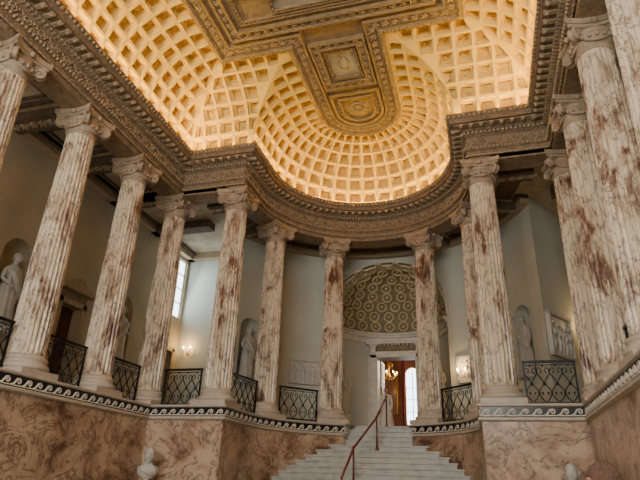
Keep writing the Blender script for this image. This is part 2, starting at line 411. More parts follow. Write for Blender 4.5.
b.box(-.15,.15,-.012,.012,-.095,-.07,M_white)
T_wave=b.tmpl()
for p,t,nr,w in walk(.56,.29,ymin=-11.5):
    if abs(p[0])<xo-.05 and p[1]>3.5: continue
    pd.inst(T_wave,(p[0],p[1],ZP-.19),(t[0],t[1],0),(nr[0],nr[1],0))
pd.obj('wall_podium')
# ------------------------------------------------------------------ gallery floor / aisle ceiling
RX=10.6
def ringfloor(mb,z,o0,mat,hole):
    for sx in (-1,1):
        y0=-o0 if o0>0 else 0
        mb.add([(sx*(W-o0),YB,z),(sx*8.9,YB,z),(sx*8.9,y0,z),(sx*(W-o0),y0,z)],[(0,1,2,3)],mat)
        mb.add([(sx*(RA-o0),y0,z),(sx*RX,y0,z),(sx*RX,YE,z),(sx*(RA-o0),YE,z)],[(0,1,2,3)],mat)
    n=NA; vs=[]
    for i in range(n+1):
        a=pi*i/n; r=RA-o0; rx=RX if abs(math.cos(a))>.72 else 8.4
        x,y=r*math.cos(a),YE+r*math.sin(a)
        if hole and abs(x)<xo+.02: y=max(y,4.9)
        vs.append((x,y,z)); vs.append((rx*math.cos(a),YE+rx*math.sin(a),z))
    mb.add(vs,[(2*i,2*i+1,2*i+3,2*i+2) for i in range(n)],mat)
gf=MB(); ringfloor(gf,ZP-.004,.5,M_white,True); gf.obj('floor_gallery')
ac=MB(); ringfloor(ac,ZA,-.3,M_aceil,False)
for sx in (-1,1):
    for k in range(8):
        y=-SP*k
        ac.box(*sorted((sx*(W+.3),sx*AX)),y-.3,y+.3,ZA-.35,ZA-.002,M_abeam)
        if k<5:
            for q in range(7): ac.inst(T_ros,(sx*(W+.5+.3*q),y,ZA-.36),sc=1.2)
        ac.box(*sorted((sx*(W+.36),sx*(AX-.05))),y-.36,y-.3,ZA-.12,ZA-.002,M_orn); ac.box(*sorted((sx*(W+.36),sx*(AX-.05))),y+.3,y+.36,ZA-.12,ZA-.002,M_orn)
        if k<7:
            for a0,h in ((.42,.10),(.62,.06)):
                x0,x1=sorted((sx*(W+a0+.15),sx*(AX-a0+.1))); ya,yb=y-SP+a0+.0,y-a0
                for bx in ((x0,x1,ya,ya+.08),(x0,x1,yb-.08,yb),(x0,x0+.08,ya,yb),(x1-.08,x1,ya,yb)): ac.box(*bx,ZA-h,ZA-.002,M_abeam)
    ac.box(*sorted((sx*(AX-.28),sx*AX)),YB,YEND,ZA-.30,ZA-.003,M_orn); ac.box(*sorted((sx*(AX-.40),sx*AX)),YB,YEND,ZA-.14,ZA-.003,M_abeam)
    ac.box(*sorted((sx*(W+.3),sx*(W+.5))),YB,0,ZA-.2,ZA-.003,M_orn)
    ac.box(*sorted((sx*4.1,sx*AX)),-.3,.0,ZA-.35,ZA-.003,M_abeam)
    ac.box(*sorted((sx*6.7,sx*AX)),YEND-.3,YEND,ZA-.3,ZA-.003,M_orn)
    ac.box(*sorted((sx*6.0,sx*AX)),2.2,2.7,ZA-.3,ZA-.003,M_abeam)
def arcprism(mb,r0,r1,a0,a1,z0,z1,mat,n=24,c=(0,YE)):
    vs=[]
    for i in range(n+1):
        a=a0+(a1-a0)*i/n; 
        for r,z in ((r0,z0),(r1,z0),(r1,z1),(r0,z1)): vs.append((c[0]+r*math.cos(a),c[1]+r*math.sin(a),z))
    fs=[(4*i+j,4*i+(j+1)%4,4*i+4+(j+1)%4,4*i+4+j) for i in range(n) for j in range(4)]+[(0,3,2,1),(4*n,4*n+1,4*n+2,4*n+3)]
    mb.add(vs,fs,mat,False)
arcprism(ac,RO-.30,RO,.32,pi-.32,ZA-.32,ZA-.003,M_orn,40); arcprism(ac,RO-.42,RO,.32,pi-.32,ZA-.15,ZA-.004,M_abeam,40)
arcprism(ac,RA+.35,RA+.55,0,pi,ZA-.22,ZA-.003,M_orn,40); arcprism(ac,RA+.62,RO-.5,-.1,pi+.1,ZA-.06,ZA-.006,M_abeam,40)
for sx in (-1,1):
    for t in (0.0,T1,T2):
        dx,dy=sx*math.cos(t),math.sin(t); c=(dx*4.72,YE+dy*4.72)
        ac.obox(c,(dx,dy),(-dy,dx),.62,.26,ZA-.33,ZA-.004,M_abeam)
        for q in range(5): ac.inst(T_ros,(dx*(4.15+.28*q),YE+dy*(4.15+.28*q),ZA-.34),(dx,dy,0),(-dy,dx,0),sc=1.1)
        ac.obox(c,(dx,dy),(-dy,dx),.62,.33,ZA-.12,ZA-.005,M_orn)
ac.obj('ceiling_aisle')
# ------------------------------------------------------------------ walls with niches (boolean)
def boolcut(o,cutters):
    for c in cutters:
        md=o.modifiers.new('b','BOOLEAN'); md.operation='DIFFERENCE'; md.solver='EXACT'; md.object=c
    dg=bpy.context.evaluated_depsgraph_get(); dg.update()
    me=bpy.data.meshes.new_from_object(o.evaluated_get(dg)); o.modifiers.clear(); o.data=me
    for c in cutters: bpy.data.objects.remove(c,do_unlink=True)
def nichecutter(x,y,z0,z1,r):
    b=MB(); n=28; prof=[(r,z0),(r,z1)]+[(r*math.cos(pi/2*i/8),z1+r*math.sin(pi/2*i/8)) for i in range(1,8)]+[(.01,z1+r)]
    b.lathe(prof,n,M_niche,(x,y,0)); return b.obj('cut')
WY0,WY1,WZ0,WZ1=4.2,5.25,7.55,10.05
for sx,nm in ((-1,'left'),(1,'right')):
    w=MB(); w.box(*sorted((sx*AX,sx*(AX+1.0))),YB-.5,YEND+1,0,ZA+.02,M_wallw); o=w.obj('wall_'+nm)
    cs=[nichecutter(sx*(AX+.02),yy,4.75,6.85,.52) for yy in (-3.35,1.55,-8.1)]
    bx=MB(); bx.box(*sorted((sx*(AX-.3),sx*(AX+.35))),-1.45,-.55,ZP-.1,6.2,M_wood); cs.append(bx.obj('cut'))
    if sx<0:
        bx=MB(); bx.box(-AX-.15,-AX+.3,WY0,WY1,WZ0,WZ1,M_wall); cs.append(bx.obj('cut'))
        bx=MB(); bx.box(-AX-.35,-AX+.3,4.1,4.9,ZP-.1,6.1,M_wood); cs.append(bx.obj('cut'))
    boolcut(o,cs)
# end (apse) wall solid
EX=6.9
w=MB(); A0=math.atan2(2.85-YE,5.28)
outl=[(AX,YEND),(EX,YEND)]+[(RO*math.cos(a),YE+RO*math.sin(a)) for a in np.linspace(A0,pi-A0,48)]+[(-EX,YEND),(-AX-.2,YEND),(-AX-.2,6.6),(-2.7,7.0),(2.7,7.0),(AX+.2,6.6),(AX+.2,YEND)]
k=len(outl); w.add([(x,y,ZP-.3) for x,y in outl]+[(x,y,ZA+.02) for x,y in outl],[(j,(j+1)%k,k+(j+1)%k,k+j) for j in range(k)]+[tuple(range(k-1,-1,-1)),tuple(range(k,2*k))],M_wall)
o=w.obj('wall_apse')
cs=[]
for sx in (-1,1):
    a=.56; cs.append(nichecutter(sx*(RO+.02)*math.cos(a),YE+(RO+.02)*math.sin(a),4.7,6.6,.45))
RN=2.3; CY=6.4; ZS=7.55
b=MB(); r=RN; prof=[(r,ZP-.5),(r,ZS)]+[(r*math.cos(pi/2*i/12),ZS+r*math.sin(pi/2*i/12)) for i in range(1,12)]+[(.01,ZS+r)]
b.lathe(prof,48,M_niche,(0,CY,0)); cs.append(b.obj('cut'))
boolcut(o,cs)
# central niche interior
cn=MB(); rc=RN+.03
da=.38
for (a0,a1) in ((-.05,pi/2-da),(pi/2+da,pi+.05)):
    arcprism(cn,rc,rc+.3,a0,a1,ZP,7.3,M_wall,16,(0,CY))
arcprism(cn,rc,rc+.3,pi/2-da,pi/2+da,6.5,7.3,M_wall,10,(0,CY))
arcprism(cn,rc-.14,rc+.3,-.03,pi+.03,7.28,7.40,M_white,36,(0,CY)); arcprism(cn,rc-.07,rc+.3,-.03,pi+.03,7.05,7.28,M_white,36,(0,CY)); arcprism(cn,rc-.2,rc+.3,-.03,pi+.03,7.40,7.48,M_white,36,(0,CY))
cn.obj('wall_niche')
dm=MB(); RD=RN+.06
def sp_(a,e_,r): return (r*math.cos(e_)*math.cos(a),CY+r*math.cos(e_)*math.sin(a),7.5+r*math.sin(e_))
n1,n2=48,24
vs=[sp_(-.12+(pi+.24)*i/n1,pi/2*j/n2,RD) for j in range(n2+1) for i in range(n1+1)]
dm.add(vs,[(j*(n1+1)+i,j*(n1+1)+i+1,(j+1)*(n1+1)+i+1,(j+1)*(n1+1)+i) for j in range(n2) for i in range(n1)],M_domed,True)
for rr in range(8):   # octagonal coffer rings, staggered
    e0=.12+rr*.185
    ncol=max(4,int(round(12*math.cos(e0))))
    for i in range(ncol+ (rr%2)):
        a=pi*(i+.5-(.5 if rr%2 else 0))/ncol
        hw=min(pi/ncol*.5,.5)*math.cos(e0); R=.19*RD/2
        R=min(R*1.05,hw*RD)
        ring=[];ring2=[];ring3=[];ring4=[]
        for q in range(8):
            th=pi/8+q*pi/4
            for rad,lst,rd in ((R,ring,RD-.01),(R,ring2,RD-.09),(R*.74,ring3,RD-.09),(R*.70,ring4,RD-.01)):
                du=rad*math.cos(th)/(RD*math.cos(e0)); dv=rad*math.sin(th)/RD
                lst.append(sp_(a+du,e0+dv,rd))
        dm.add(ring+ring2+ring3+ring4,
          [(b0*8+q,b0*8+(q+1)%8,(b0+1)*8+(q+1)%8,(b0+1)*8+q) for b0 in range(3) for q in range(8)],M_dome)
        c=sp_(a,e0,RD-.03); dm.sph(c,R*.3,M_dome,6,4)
dm.obj('ceiling_niche_dome')
# archivolt on apse wall
av=MB()
for dr,rr_,mm in ((0,.05,M_white),(.13,.06,M_white)):
    pth=[]
    for i in range(41):
        a=pi*i/40; x=(RN+dr)*math.cos(a); z=ZS+(RN+dr)*math.sin(a); 
        pth.append((x,YE+math.sqrt(RO*RO-x*x)-.0,min(z,ZA-.05)))
    av.tube(pth,rr_,mm,6)
av.obj('trim_niche_archivolt')
# doorcase
dc=MB(); yd=8.5
for sx in (-1,1):
    dc.box(*sorted((sx*.82,sx*1.08)),yd-.2,yd+.5,ZP,6.5,M_white); dc.box(*sorted((sx*.78,sx*.86)),yd-.16,yd+.5,ZP,6.45,M_white)
    dc.box(*sorted((sx*1.08,sx*1.2)),yd-.12,yd+.2,ZP,6.5,M_white)
    dc.box(*sorted((sx*.84,sx*1.06)),yd-.3,yd-.18,6.5,6.95,M_white); dc.sph((sx*.95,yd-.28,6.85),(.09,.1,.09),M_white); dc.sph((sx*.95,yd-.26,6.6),(.07,.07,.07),M_white)
dc.box(-1.08,1.08,yd-.2,yd+.5,6.4,6.65,M_white); dc.box(-1.12,1.12,yd-.14,yd+.3,6.65,6.95,M_ent); dc.box(-1.25,1.25,yd-.35,yd+.3,6.95,7.03,M_white); dc.box(-1.32,1.32,yd-.42,yd+.3,7.03,7.12,M_white)
T=T_scroll(.3,.22,M_orn,.02)
for i in range(6): dc.inst(T,(-.62+.25*i,yd-.16,6.8))
for i in range(15): dc.box(-1.12+.157*i,-1.06+.157*i,yd-.32,yd-.2,6.88,6.95,M_white)
dc.obj('door_frame')
dl=MB()
for (hx,hy,sg) in ((-.8,yd+.5,-1),(.8,yd+.5,1)):
    x0=hx; dl.box(*sorted((x0,x0-sg*.06)),hy,hy+.8,ZP+.02,6.4,M_wood)
    for z0 in (ZP+.25,ZP+1.25,ZP+2.25): dl.box(*sorted((x0-sg*.06,x0-sg*.085)),hy+.12,hy+.68,z0,z0+.75,M_gold)
    for z0 in (ZP+.25,ZP+1.25,ZP+2.25): dl.box(*sorted((x0-sg*.08,x0-sg*.095)),hy+.17,hy+.63,z0+.05,z0+.7,M_wood)
dl.obj('door_1')
# saloon beyond
s=MB(); s.box(-4.5,4.5,15.0,15.2,ZP-.1,9.5,M_red); s.box(-4.7,-4.5,8.9,15.2,ZP-.1,9.5,M_red); s.box(4.5,4.7,8.9,15.2,ZP-.1,9.5,M_red)
s.box(-4.7,-.9,8.95,9.0,ZP,9.5,M_red); s.box(.9,4.7,8.95,9.0,ZP,9.5,M_red); s.box(-.9,.9,8.95,9.0,6.6,9.5,M_red)
s.obj('wall_saloon'); s=MB(); s.box(-4.7,4.7,8.5,15.2,ZP-.15,ZP-.006,M_wood); s.obj('floor_saloon'); s=MB(); s.box(-4.7,4.7,8.9,15.2,9.5,9.6,M_orn); s.obj('ceiling_saloon')
s=MB(); wx,wy=.0,14.98
arch=[(-.38,4.4),(.38,4.4),(.38,6.9)]+[(.38*math.cos(a),6.9+.38*math.sin(a)) for a in np.linspace(.1,pi-.1,12)]+[(-.38,6.9)]
s.add([(wx-.15+x,wy-.03,z) for x,z in arch],[tuple(range(len(arch)))],M_win)
s.tube([(wx-.15+x,wy-.05,z) for x,z in arch[2:]+[arch[0]]],.05,M_gold,6)
s.box(wx-.17,wx-.13,wy-.06,wy-.03,4.4,7,M_white)
for z in (5.0,5.6,6.2): s.box(wx-.53,wx+.23,wy-.06,wy-.03,z,z+.03,M_white)
s.obj('window_2')
# curtains each side of saloon window
s=MB()
for sx in (-1,1):
    n=24; vs=[]
    for j,z in enumerate((4.0,4.8,6.2,8.2)):
        for i in range(n+1):
            u=i/n; x=wx-.15+sx*(.38+[.04,.06,.02,-.1][j]+u*[.12,.10,.18,.30][j]); vs.append((x,wy-.15-.05*math.sin(u*22),z))
    s.add(vs,[(j*(n+1)+i,j*(n+1)+i+1,(j+1)*(n+1)+i+1,(j+1)*(n+1)+i) for j in range(3) for i in range(n)],simple('curtain_crimson',(.28,.05,.035),.8),True)
s.box(wx-.8,wx+.5,wy-.25,wy-.05,8.1,8.4,M_gold)
s.obj('window_curtains')
s=MB(); frp=[(-1.7,4.9),(-.95,4.9),(-.95,6.9),(-1.32,7.3),(-1.7,6.9)]
s.add([(x,14.95,z) for x,z in frp],[(0,1,2,3,4)],simple('mirror_glass',(.5,.45,.38),.15,.9))
s.tube([(x,14.93,z) for x,z in frp+frp[:1]],.09,M_gold,6); s.sph((-1.32,14.9,7.4),(.2,.06,.2),M_gold)
s.obj('gilt_mirror')
s=MB(); s.box(-1.9,-.95,14.4,14.95,4.15,4.25,M_white); s.tube([(-1.8,14.5,4.15),(-1.7,14.4,3.8),(-1.8,14.5,ZP)],.05,M_gold); s.tube([(-1.05,14.5,4.15),(-1.15,14.4,3.8),(-1.05,14.5,ZP)],.05,M_gold); s.obj('console_table')
s=MB(); cx,cy_=-.95,12.0
s.tube([(cx,cy_,9.5),(cx,cy_,6.2)],.015,M_gold); s.lathe([(.02,6.9),(.08,6.7),(.05,6.5),(.12,6.3),(.02,6.1)],10,M_gold,(cx,cy_,0))
for i in range(8):
    a=i*pi/4; s.tube([(cx,cy_,6.3),(cx+.2*math.cos(a),cy_+.2*math.sin(a),6.15),(cx+.42*math.cos(a),cy_+.42*math.sin(a),6.35)],.015,M_gold,5)
    s.sph((cx+.42*math.cos(a),cy_+.42*math.sin(a),6.45),(.022,.022,.05),M_bulb)
s.obj('chandelier')
# aisle doors & window
def door_set(sx,y,name,ztop,hw=.45,ped=True):
    d_=MB(); x=sx*(AX+.28)
    d_.box(*sorted((x,x+sx*.06)),y-hw,y+hw,ZP,ztop,M_wood)
    for z0 in (ZP+.2,ZP+1.1,ZP+2.0):
        if z0+.7<ztop:
            for yy in (y-hw+.08,y+.04): d_.box(*sorted((x,x-sx*.025)),yy,yy+hw-.12,z0,z0+.7,M_wood)
    fx=sx*AX
    for s_ in (-1,1): d_.box(*sorted((fx,fx-sx*.08)),*sorted((y+s_*hw,y+s_*(hw+.16))),ZP,ztop+.16,M_orn)
    d_.box(*sorted((fx,fx-sx*.08)),y-hw-.16,y+hw+.16,ztop,ztop+.16,M_orn)
    if ped:
        d_.box(*sorted((fx,fx-sx*.07)),y-hw-.1,y+hw+.1,ztop+.16,ztop+.4,M_ent)
        d_.box(*sorted((fx,fx-sx*.25)),y-hw-.28,y+hw+.28,ztop+.4,ztop+.5,M_orn)
        vs=[(fx,y-hw-.28,ztop+.5),(fx,y+hw+.28,ztop+.5),(fx,y,ztop+.88)]; vs+=[(v[0]-sx*.2,v[1],v[2]) for v in vs]
        d_.add(vs,[(0,1,2),(5,4,3),(0,3,4,1),(1,4,5,2),(2,5,3,0)],M_orn)
    d_.obj(name)
door_set(-1,-1.0,'door_2',6.2); door_set(1,-1.0,'door_3',6.2); door_set(-1,4.5,'door_4',6.1,.4,False)
wn=MB(); wn.box(-AX-.13,-AX-.11,WY0,WY1,WZ0,WZ1,M_win)
for y in (WY0,(WY0+WY1)/2-.02,WY1-.05): wn.box(-AX-.11,-AX-.07,y,y+.04,WZ0,WZ1,M_white)
for i in range(5): wn.box(-AX-.11,-AX-.07,WY0,WY1,WZ0+i*.615,WZ0+i*.615+.04,M_white)
wn.obj('window_1')
# ------------------------------------------------------------------ stairs
st=MB(); nr_=20; rh=ZP/nr_; tr=.243; y0=4.9-tr*(nr_-1)
def hwid(y):
    if y<=YE: return RA-.50
    q=(RA-.5)**2-(y-YE)**2
    return max(xo, math.sqrt(q) if q>0 else 0)
for i in range(nr_):
    za=i*rh; zb=(i+1)*rh; ya=y0+tr*i; yb=ya+tr+.05
    if i==nr_-1: yb=5.6
    for (a,b_,c_,d_) in ((ya-.04,yb,zb-.045,zb),(ya,yb,za,zb-.045)):
        h0,h1=hwid(a)+.01,hwid(b_)+.01
        h1=min(h0,h1)
        vs=[(-h0,a,c_),(h0,a,c_),(h1,b_,c_),(-h1,b_,c_),(-h0,a,d_),(h0,a,d_),(h1,b_,d_),(-h1,b_,d_)]
        st.add(vs,[(0,3,2,1),(4,5,6,7),(0,1,5,4),(1,2,6,5),(2,3,7,6),(3,0,4,7)],M_step)
st.obj('marble_staircase')
def stepz(y): return min(ZP,max(0,(math.floor((y-y0)/tr)+1)*rh))
hr=MB(); rp=[(-.45,1.1),(-.41,2.35),(.02,3.72),(.1,5.15)]
top=[]
for (x,y) in rp:
    z=stepz(y)+.002; top.append((x,y,z+.98)); hr.tube([(x,y,z),(x,y,z+.95)],.028,M_rail,8); hr.lathe([(.07,z),(.07,z+.03),(.03,z+.06)],12,M_rail,(x,y,0)); hr.sph((x,y,z+1.0),.045,M_rail)
hr.tube(top,.035,M_rail,8); hr.obj('stair_handrail')
# ------------------------------------------------------------------ balustrade
b=MB()
for s_ in (-1,1):
    up=[(s_*.012,0,.10),(s_*.08,0,.17),(s_*.135,0,.27),(s_*.12,0,.38),(s_*.04,0,.48),(s_*.015,0,.56),(s_*.07,0,.66),(s_*.14,0,.76),(s_*.13,0,.86),(s_*.07,0,.90),(s_*.035,0,.84),(s_*.06,0,.79)]
    b.tube(up,[.012,.014,.016,.016,.014,.014,.016,.016,.014,.012,.011,.011],M_iron,6)
    b.sph((s_*.06,0,.79),(.02,.016,.02),M_iron,6,4); b.sph((s_*.06,0,.30),(.022,.014,.04),M_iron,6,4)
b.sph((0,0,.52),(.035,.03,.045),M_iron,6,5); b.sph((0,0,.95),(.02,.02,.04),M_iron,6,4)
T_bal=b.tmpl()
def bal(p,q):
    p=np.array(p,float);q=np.array(q,float);L=np.linalg.norm(q-p);t=(q-p)/L;n_=np.array([-t[1],t[0]]);m_=MB()
    p2=p+t*.55;q2=q-t*.55;L2=L-1.10;c=(p+q)/2
    m_.obox(c,t,n_,L2/2,.025,ZP+.05,ZP+.09,M_iron); m_.obox(c,t,n_,L2/2+.03,.045,ZP+1.02,ZP+1.07,M_iron); m_.obox(c,t,n_,L2/2,.015,ZP+.955,ZP+.975,M_iron)
    for w_ in (p2,q2): m_.obox(w_,t,n_,.02,.02,ZP,ZP+1.04,M_iron)
    k=max(2,int(round(L2/.315)))
    for i in range(k):
        c=p2+t*L2*(i+.5)/k; m_.inst(T_bal,(c[0],c[1],ZP),(t[0],t[1],0),(n_[0],n_[1],0),(0,0,1))
    m_.obj('iron_balustrade')
for sx in (-1,1):
    for k in range(5): bal((sx*W,-SP*k),(sx*W,-SP*(k+1)))
    bal((sx*W,0),(sx*RA,0))
    q=[(sx*RA,0),(sx*RA*math.cos(T1),YE+RA*math.sin(T1)),(sx*RA*math.cos(T2),YE+RA*math.sin(T2))]
    bal(q[0],q[1]); bal(q[1],q[2])
# ------------------------------------------------------------------ figures
def skin(verts,edges,radii,mat,sub=2,tf=None):
    me=bpy.data.meshes.new('sk'); me.from_pydata(verts,edges,[]); o=bpy.data.objects.new('sk',me); bpy.context.scene.collection.objects.link(o)
    o.modifiers.new('s','SKIN')
    sv=me.skin_vertices[0].data
    for i,r in enumerate(radii): sv[i].radius=(r,r) if not hasattr(r,'__len__') else r
    sv[0].use_root=True
    m=o.modifiers.new('u','SUBSURF'); m.levels=sub; m.render_levels=sub
    dg=bpy.context.evaluated_depsgraph_get(); dg.update(); ev=o.evaluated_get(dg).to_mesh()
    vs=[tuple(v.co) for v in ev.vertices]; fs=[tuple(p.vertices) for p in ev.polygons]
    bpy.data.objects.remove(o,do_unlink=True); return vs,fs
def head(mb,c,mat,hairmat,s=1.0,yaw=0):
    n,m=36,28; vs=[]
    g=lambda x,z,x0,z0,sx,sz: math.exp(-((x-x0)/sx)**2-((z-z0)/sz)**2)
    for j in range(m+1):
        t=-pi/2+pi*j/m
        for i in range(n):
            a=2*pi*i/n; x=.076*math.cos(t)*math.cos(a); y=.098*math.cos(t)*math.sin(a); z=.118*math.sin(t)
            if z<0: x*=1-.28*(z/-.118)**1.5; 
            if z<0 and y>0: y*=1+1.2*z/.118*.35
            if y<0:
                y-=.024*g(x,z,0,-.018,.012,.022)+.012*g(x,z,0,.005,.01,.02)
                y+=.012*(g(x,z,.03,.012,.016,.012)+g(x,z,-.03,.012,.016,.012))
                y-=.008*g(x,z,0,.035,.05,.012)+.007*g(x,z,0,-.058,.022,.006)+.007*g(x,z,0,-.07,.02,.006)-.005*g(x,z,0,-.0635,.022,.0035)+.010*g(x,z,0,-.098,.02,.015)
            vs.append((x,y,z))
    cs,sn=math.cos(yaw),math.sin(yaw)
    R=lambda v:(c[0]+s*(v[0]*cs-v[1]*sn),c[1]+s*(v[0]*sn+v[1]*cs),c[2]+s*v[2])
    fs=[(j*n+i,j*n+(i+1)%n,(j+1)*n+(i+1)%n,(j+1)*n+i) for j in range(m) for i in range(n)]
    mb.add([R(v) for v in vs],fs,mat,True)
    for sx in (-1,1):
        mb.sph(R((sx*.078,.01,.0)),(.012*s,.02*s,.032*s),mat,8,6)
        if mat is M_skin: mb.sph(R((sx*.03,-.083,.012)),.012*s,M_white,8,6); mb.sph(R((sx*.03,-.093,.012)),.005*s,M_black,6,4)
    hv=[]
    for j in range(m//2+4):
        t=-.25*pi+ (pi/2+.25*pi)*j/(m//2+3)
        for i in range(n):
            a=2*pi*i/n; w=1.0+.03*math.sin(7*a+5*t)+.02*math.sin(13*a-9*t)
            lim= .35 if math.sin(a)<-.25 else (-.05 if abs(math.sin(a))<.4 else -.6)
            tt_=max(t,lim)
            hv.append(R((.085*w*math.cos(tt_)*math.cos(a),.108*w*math.cos(tt_)*math.sin(a)+.004,.124*w*math.sin(tt_)+.004)))
    fs=[(j*n+i,j*n+(i+1)%n,(j+1)*n+(i+1)%n,(j+1)*n+i) for j in range(m//2+3) for i in range(n)]
    mb.add(hv,fs,hairmat,True)
def hand(mb,wr,dr,mat,side=1,s=1.0):
    wr=np.array(wr,float);dr=np.array(dr,float);dr/=np.linalg.norm(dr); lat=np.cross(dr,(0,1.,0)); lat/=np.linalg.norm(lat)+1e-9; nrm=np.cross(dr,lat)
    pal=wr+dr*.05*s; mb.inst((lambda b:(b.sph((0,0,0),(.042,.016,.055),mat,10,8),b.tmpl())[1])(MB()),pal,lat,nrm,dr,s)
    for i,(o_,L) in enumerate(((-.03,.075),(-.01,.085),(.011,.08),(.031,.062))):
        a=wr+dr*.085*s+lat*o_*s; mb.tube([a,a+dr*L*.45*s+nrm*.006*s,a+dr*L*.8*s+nrm*.02*s,a+dr*L*s+nrm*.036*s],[.0095*s,.009*s,.008*s,.006*s],mat,6)
    a=wr+dr*.03*s-lat*.035*s; mb.tube([a,a+dr*.03*s-lat*.03*s,a+dr*.06*s-lat*.038*s+nrm*.01*s],[.012*s,.01*s,.008*s],mat,6)
def statue_mesh(variant=0):
    m=MB(); s_=1 if variant%2==0 else -1
    m.lathe([(.30,0),(.30,.06),(.27,.08)],20,M_stat)
    def fr(r,z,a): return r*(1+.09*math.sin(9*a+2.0*z)*(1.2-z*.55)+.05*math.sin(17*a-3*z)*(1.0-z*.4)+.05*math.cos(a*2+1))
    m.lathe([(.25,.08),(.24,.3),(.215,.6),(.20,.85),(.205,1.0),(.18,1.12),(.16,1.22),(.175,1.35),(.19,1.46),(.17,1.54),(.08,1.6),(.055,1.66)],48,M_stat,fr=fr,sy=.78)
    sw=[(-.2*s_,-.02,1.5),(-.12*s_,-.16,1.38),(0,-.18,1.2),(.12*s_,-.18,1.05),(.21*s_,-.08,.98),(.24*s_,.03,.7),(.25*s_,.04,.35)]
    m.tube(sw,[.05,.055,.06,.06,.06,.05,.035],M_stat,8); m.tube([(x*.95,y-.0,z-.07) for x,y,z in sw],[.04,.045,.05,.05,.05,.04,.03],M_stat,8)
    ar=[[(-.19*s_,0,1.48),(-.27*s_,-.02,1.22),(-.20*s_,-.2,1.08)],[(.19*s_,0,1.48),(.28*s_,.0,1.2),(.27*s_,-.08,.95)]]
    if variant==2: ar[0]=[(-.19,0,1.48),(-.34,-.05,1.6),(-.36,-.12,1.86)]
    for a in ar:
        vs,fs=skin([a[0],tuple((np.array(a[0])+a[1])/2),a[1],tuple((np.array(a[2])+a[1])/2),a[2]],[(0,1),(1,2),(2,3),(3,4)],[.07,.06,.05,.045,.032],M_stat); m.add(vs,fs,M_stat,True)
        hand(m,a[2],np.array(a[2])-np.array(a[1]),M_stat)
    m.tube([(0,0,1.55),(0,-.01,1.72)],[.065,.055],M_stat,10)
    head(m,(0,-.02,1.79),M_stat,M_stat,1.0,.35*s_)
    for sx in (-1,1): m.sph((sx*.08,-.25,.1),(.045,.1,.04),M_stat)
    return m.mesh('marble_statue')
stm=[statue_mesh(0),statue_mesh(1),statue_mesh(2)]
def place_statue(v,x,y,z,face,sc=1.0):
    return link(stm[v],'marble_statue',(x,y,z),math.atan2(face[1],face[0])+pi/2,sc)
def pedest(x,y,z0,h,r=.34,name='statue_pedestal'):
    m=MB(); m.lathe([(r,0),(r,.08),(r*.88,.1),(r*.85,h-.1),(r,h-.07),(r,h)],24,M_white); m.obj(name,(x,y,z0))
for sx in (-1,1):
    place_statue(0 if sx<0 else 1,sx*1.85,6.72,ZP+.55,(-sx*.5,-1),1.0); pedest(sx*1.85,6.72,ZP,.55)
    a=.56; x,y=sx*(RO-.0)*math.cos(a),YE+(RO)*math.sin(a); place_statue(2 if sx>0 else 0,x+.02*sx,y+.02,4.7,(-sx*math.cos(a),-math.sin(a)),1.05)
    for i,yy in enumerate((-3.35,1.55,-8.1)): place_statue((i+(sx>0))%3,sx*(AX+.02),yy,4.75,(-sx,0),1.15)
# reliefs
def relief(c,t,n_,wd,ht,seed):
    m=MB(); r_=np.random.RandomState(seed); nx,nz=70,50; c=np.array(c); t=np.array([t[0],t[1],0.]); n_=np.array([n_[0],n_[1],0.])
    G=[]
    nf=5
    for k in range(nf):
        x=(k+.5)/nf*.9+.05+r_.uniform(-.03,.03); hh=r_.uniform(.6,.8); ln=r_.uniform(-.06,.06)
        G+= [(x+ln,hh+.06,.028,.05,.09),(x+ln*.5,hh*.72,.05,.13,.11),(x-.01,hh*.35,.03,.2,.09),(x+.03,hh*.33,.025,.2,.08),(x+.06,hh*.75+r_.uniform(-.1,.15),.06,.025,.06),(x-.05,hh*.65,.04,.03,.06)]
    vs=[]
    for j in range(nz+1):
        for i in range(nx+1):
            u,v=i/nx,j/nz; h=0
            for gx,gz,sx,sz,a in G: h=max(h,a*math.exp(-(((u-gx)/sx)**2+((v-gz)/sz)**2)))
            p=c+t*(u-.5)*wd+n_*(.06+h); vs.append((p[0],p[1],c[2]+(v-.5)*ht))
    m.add(vs,[(j*(nx+1)+i,j*(nx+1)+i+1,(j+1)*(nx+1)+i+1,(j+1)*(nx+1)+i) for j in range(nz) for i in range(nx)],M_stat,True)
    for s_ in (-1,1):
        q=c+t*s_*(wd/2+.03); m.obox(q[:2],t[:2],n_[:2],.05,.13,c[2]-ht/2-.06,c[2]+ht/2+.06,M_stat)
        m.obox(c[:2],t[:2],n_[:2],wd/2+.08,.13,*(sorted((c[2]+s_*ht/2,c[2]+s_*(ht/2+.09)))),M_stat)
    m.obj('marble_relief_panel')
for sx in (-1,1):
    for a,wd,ht,zz in ((.98,1.05,.75,5.35),):
        relief((sx*(RO-.04)*math.cos(a),YE+(RO-.04)*math.sin(a),zz),(math.sin(a),-math.cos(a)) if sx>0 else (math.sin(a),math.cos(a)),(-sx*math.cos(a),-math.sin(a)),wd,ht,3)
    jx,jy=5.30,2.85; ex,ey=EX,YEND; L=math.hypot(ex-jx,ey-jy); tx,ty=(ex-jx)/L,(ey-jy)/L
    f=.27; relief((sx*(jx+(ex-jx)*f),jy+(ey-jy)*f,5.85),(sx*tx,ty),(sx*ty,-tx),1.3,1.15,7)
